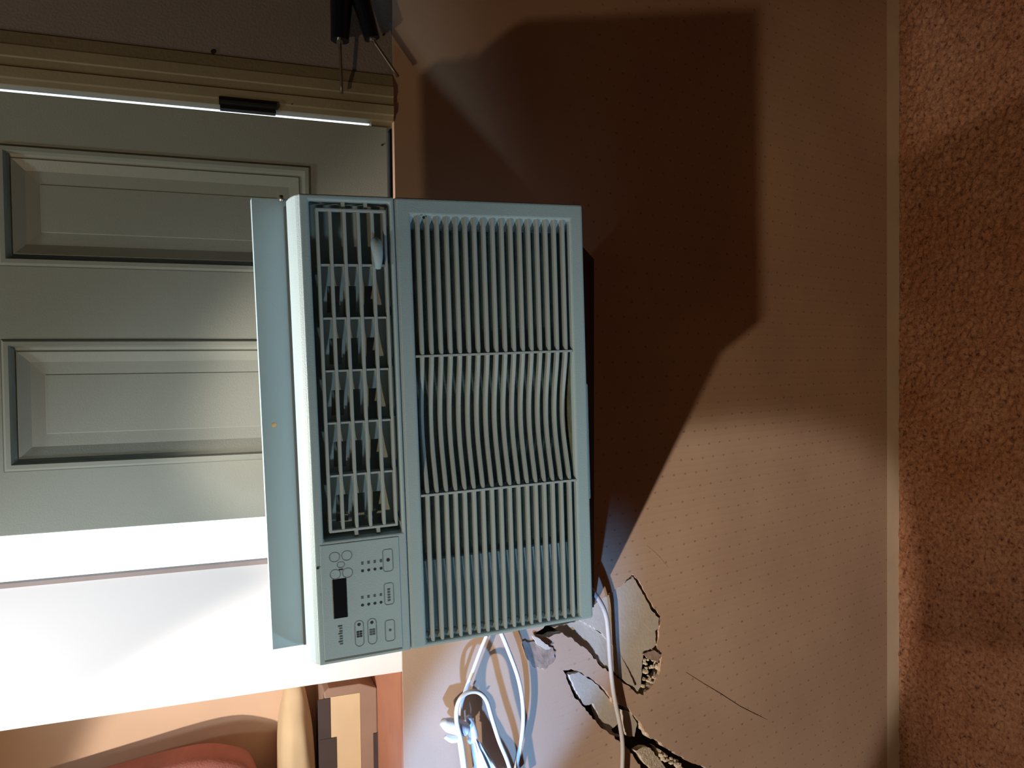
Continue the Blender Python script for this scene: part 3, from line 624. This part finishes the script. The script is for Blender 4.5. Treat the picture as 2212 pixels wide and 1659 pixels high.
# ---------------------------------------------------------------- things in the niche
YP = 1.055 * K
def nz_(px, py, y=YP): p = at(px, py, y); return p.x, p.z + HC
xr, zt_ = nz_(700, 1488); _, zb_ = nz_(822, 1500); xl = -0.74 * K
pk = empty('cardboard_package', ((xr + xl) / 2, YP, ZT_)); tag(pk, 'taupe package with cream label and dark brown bars standing on the terracotta shelf', 'package')
bm = bmesh.new(); prf = [(xl, ZT_ + 0.0034), (xr - 0.012, ZT_ + 0.0034), (xr - 0.004, ZT_ + 0.022), (xr, ZT_ + 0.032), (xr, zt_ - 0.008), (xr - 0.006, zt_), (xl, zt_)]
A = [bm.verts.new((x, YP, z)) for x, z in prf]; B = [bm.verts.new((x, YP + 0.15, z)) for x, z in prf]; bm.faces.new(A); bm.faces.new(B[::-1])
for i in range(len(prf)): bm.faces.new([A[i], A[(i + 1) % 7], B[(i + 1) % 7], B[i]])
loc(link('package_body', bm, M_TAUPE, bevel=0.002), pk)
def label_rect(nm, p0, p1, m, xfar=None, lift=0.0006):
    x1_, z1_ = nz_(*p0); x0_, z0_ = nz_(*p1); x0_ = xfar if xfar is not None else x0_
    bm = bmesh.new(); box(bm, x0_, x1_, YP - lift, YP + 0.0005, min(z0_, z1_), max(z0_, z1_)); return loc(link(nm, bm, m), pk)
label_rect('cream_label', (714, 1506), (779, 1600), M_CREAM, xl + .002)
label_rect('dark_bar', (686, 1512), (714, 1600), M_DKBROWN, xl + .003, 0.0012)
label_rect('dark_bar', (690, 1598), (728, 1700), M_DKBROWN, xl + .003, 0.0020)
label_rect('dark_bar', (806, 1584), (822, 1700), M_DKBROWN, xl + .003, 0.0012)
# cream pouch on the package, red cushion above
def pillow(name, xc, yc, zc, rx, ry, rz, m, p=0.35, wr=0.05):
    bm = bmesh.new(); bmesh.ops.create_uvsphere(bm, u_segments=48, v_segments=32, radius=1)
    for v in bm.verts:
        q = v.co.copy()
        for k in range(3): q[k] = math.copysign(abs(q[k]) ** p, q[k])
        q *= 1 + wr * noise.noise(v.co * 2.2)
        v.co = Vector((xc + q.x * rx, yc + q.y * ry, zc + q.z * rz))
    return link(name, bm, m, smooth=True)
xa_, zc1 = nz_(604, 1570, 1.10 * K); xb_, zc0 = nz_(690, 1570, 1.10 * K)
ctop, cbot = zc1 + 0.004, zt_ + 0.001
tag(pillow('cream_pouch', -0.600 * K, 1.125 * K, (ctop + cbot) / 2 + 0.004, 0.170 * K, 0.045 * K, (ctop - cbot) / 2 - 0.004, M_CREAM, 0.8), 'soft pale cream pouch lying on the taupe package', 'pouch')
xr2, zr0 = nz_(606, 1572, 1.11 * K); zr0 += 0.045
tag(pillow('red_cushion', xr2 - 0.17, 1.12 * K, zr0 + 0.27, 0.17, 0.06, 0.27, M_RED, 0.45, 0.03), 'dull red upright cushion above the cream pouch', 'cushion')

rc = bpy.data.objects['red_cushion']; pv = Vector((xr2, 1.12 * K, zr0))
rc.data.transform(Matrix.Translation(pv) @ Matrix.Rotation(math.radians(-9), 4, 'Y') @ Matrix.Translation(-pv))

# ---------------------------------------------------------------- folding stand with two rods, on the right
YS = D - 0.035
st = empty('folding_stand', (0.50 * K, YS, HC - 0.10 * K)); tag(st, 'black V-shaped folding stand with thin metal rods, resting beside the door casing', 'stand')
def S3(px, py, y=YS): p = at(px, py, y); return Vector((p.x, p.y, p.z + HC))
for (a, b, c, r0, r1, y) in (((742, -120), (734, 88), (738, 202), 0.0205, 0.0125, YS), ((716, -220), (804, 84), (860, 166), 0.0205, 0.0110, YS - 0.004)):
    A, B, Cc = S3(*a, y), S3(*b, y), S3(*c, y + 0.012); lg = empty('stand_leg', B); loc(lg, st)
    bm = bmesh.new(); n = 10; tube(bm, [A.lerp(B, k / n) for k in range(n + 1)], [r0 + (r1 - r0) * (k / n) ** 0.8 for k in range(n + 1)], 20); o = link('rubber_sleeve', bm, M_BLACK, smooth=False); loc(o, lg)
    dr = (B - A).normalized(); bm = bmesh.new(); tube(bm, [B - dr * 0.001, B + dr * 0.003], [0.0052, 0.0045], 14); loc(link('chrome_ferrule', bm, M_STEEL), lg)
    bm = bmesh.new(); tube(bm, [B.lerp(Cc, k / 6) for k in range(7)], 0.0023, 10); loc(link('metal_rod', bm, M_ROD, smooth=True), lg)
hub = S3(728, -190); bm = bmesh.new(); box(bm, hub.x - 0.02, hub.x + 0.03, YS - 0.02, D + 0.004, hub.z - 0.03, hub.z + 0.03); loc(link('stand_hub', bm, M_BLACK, bevel=0.004), st)
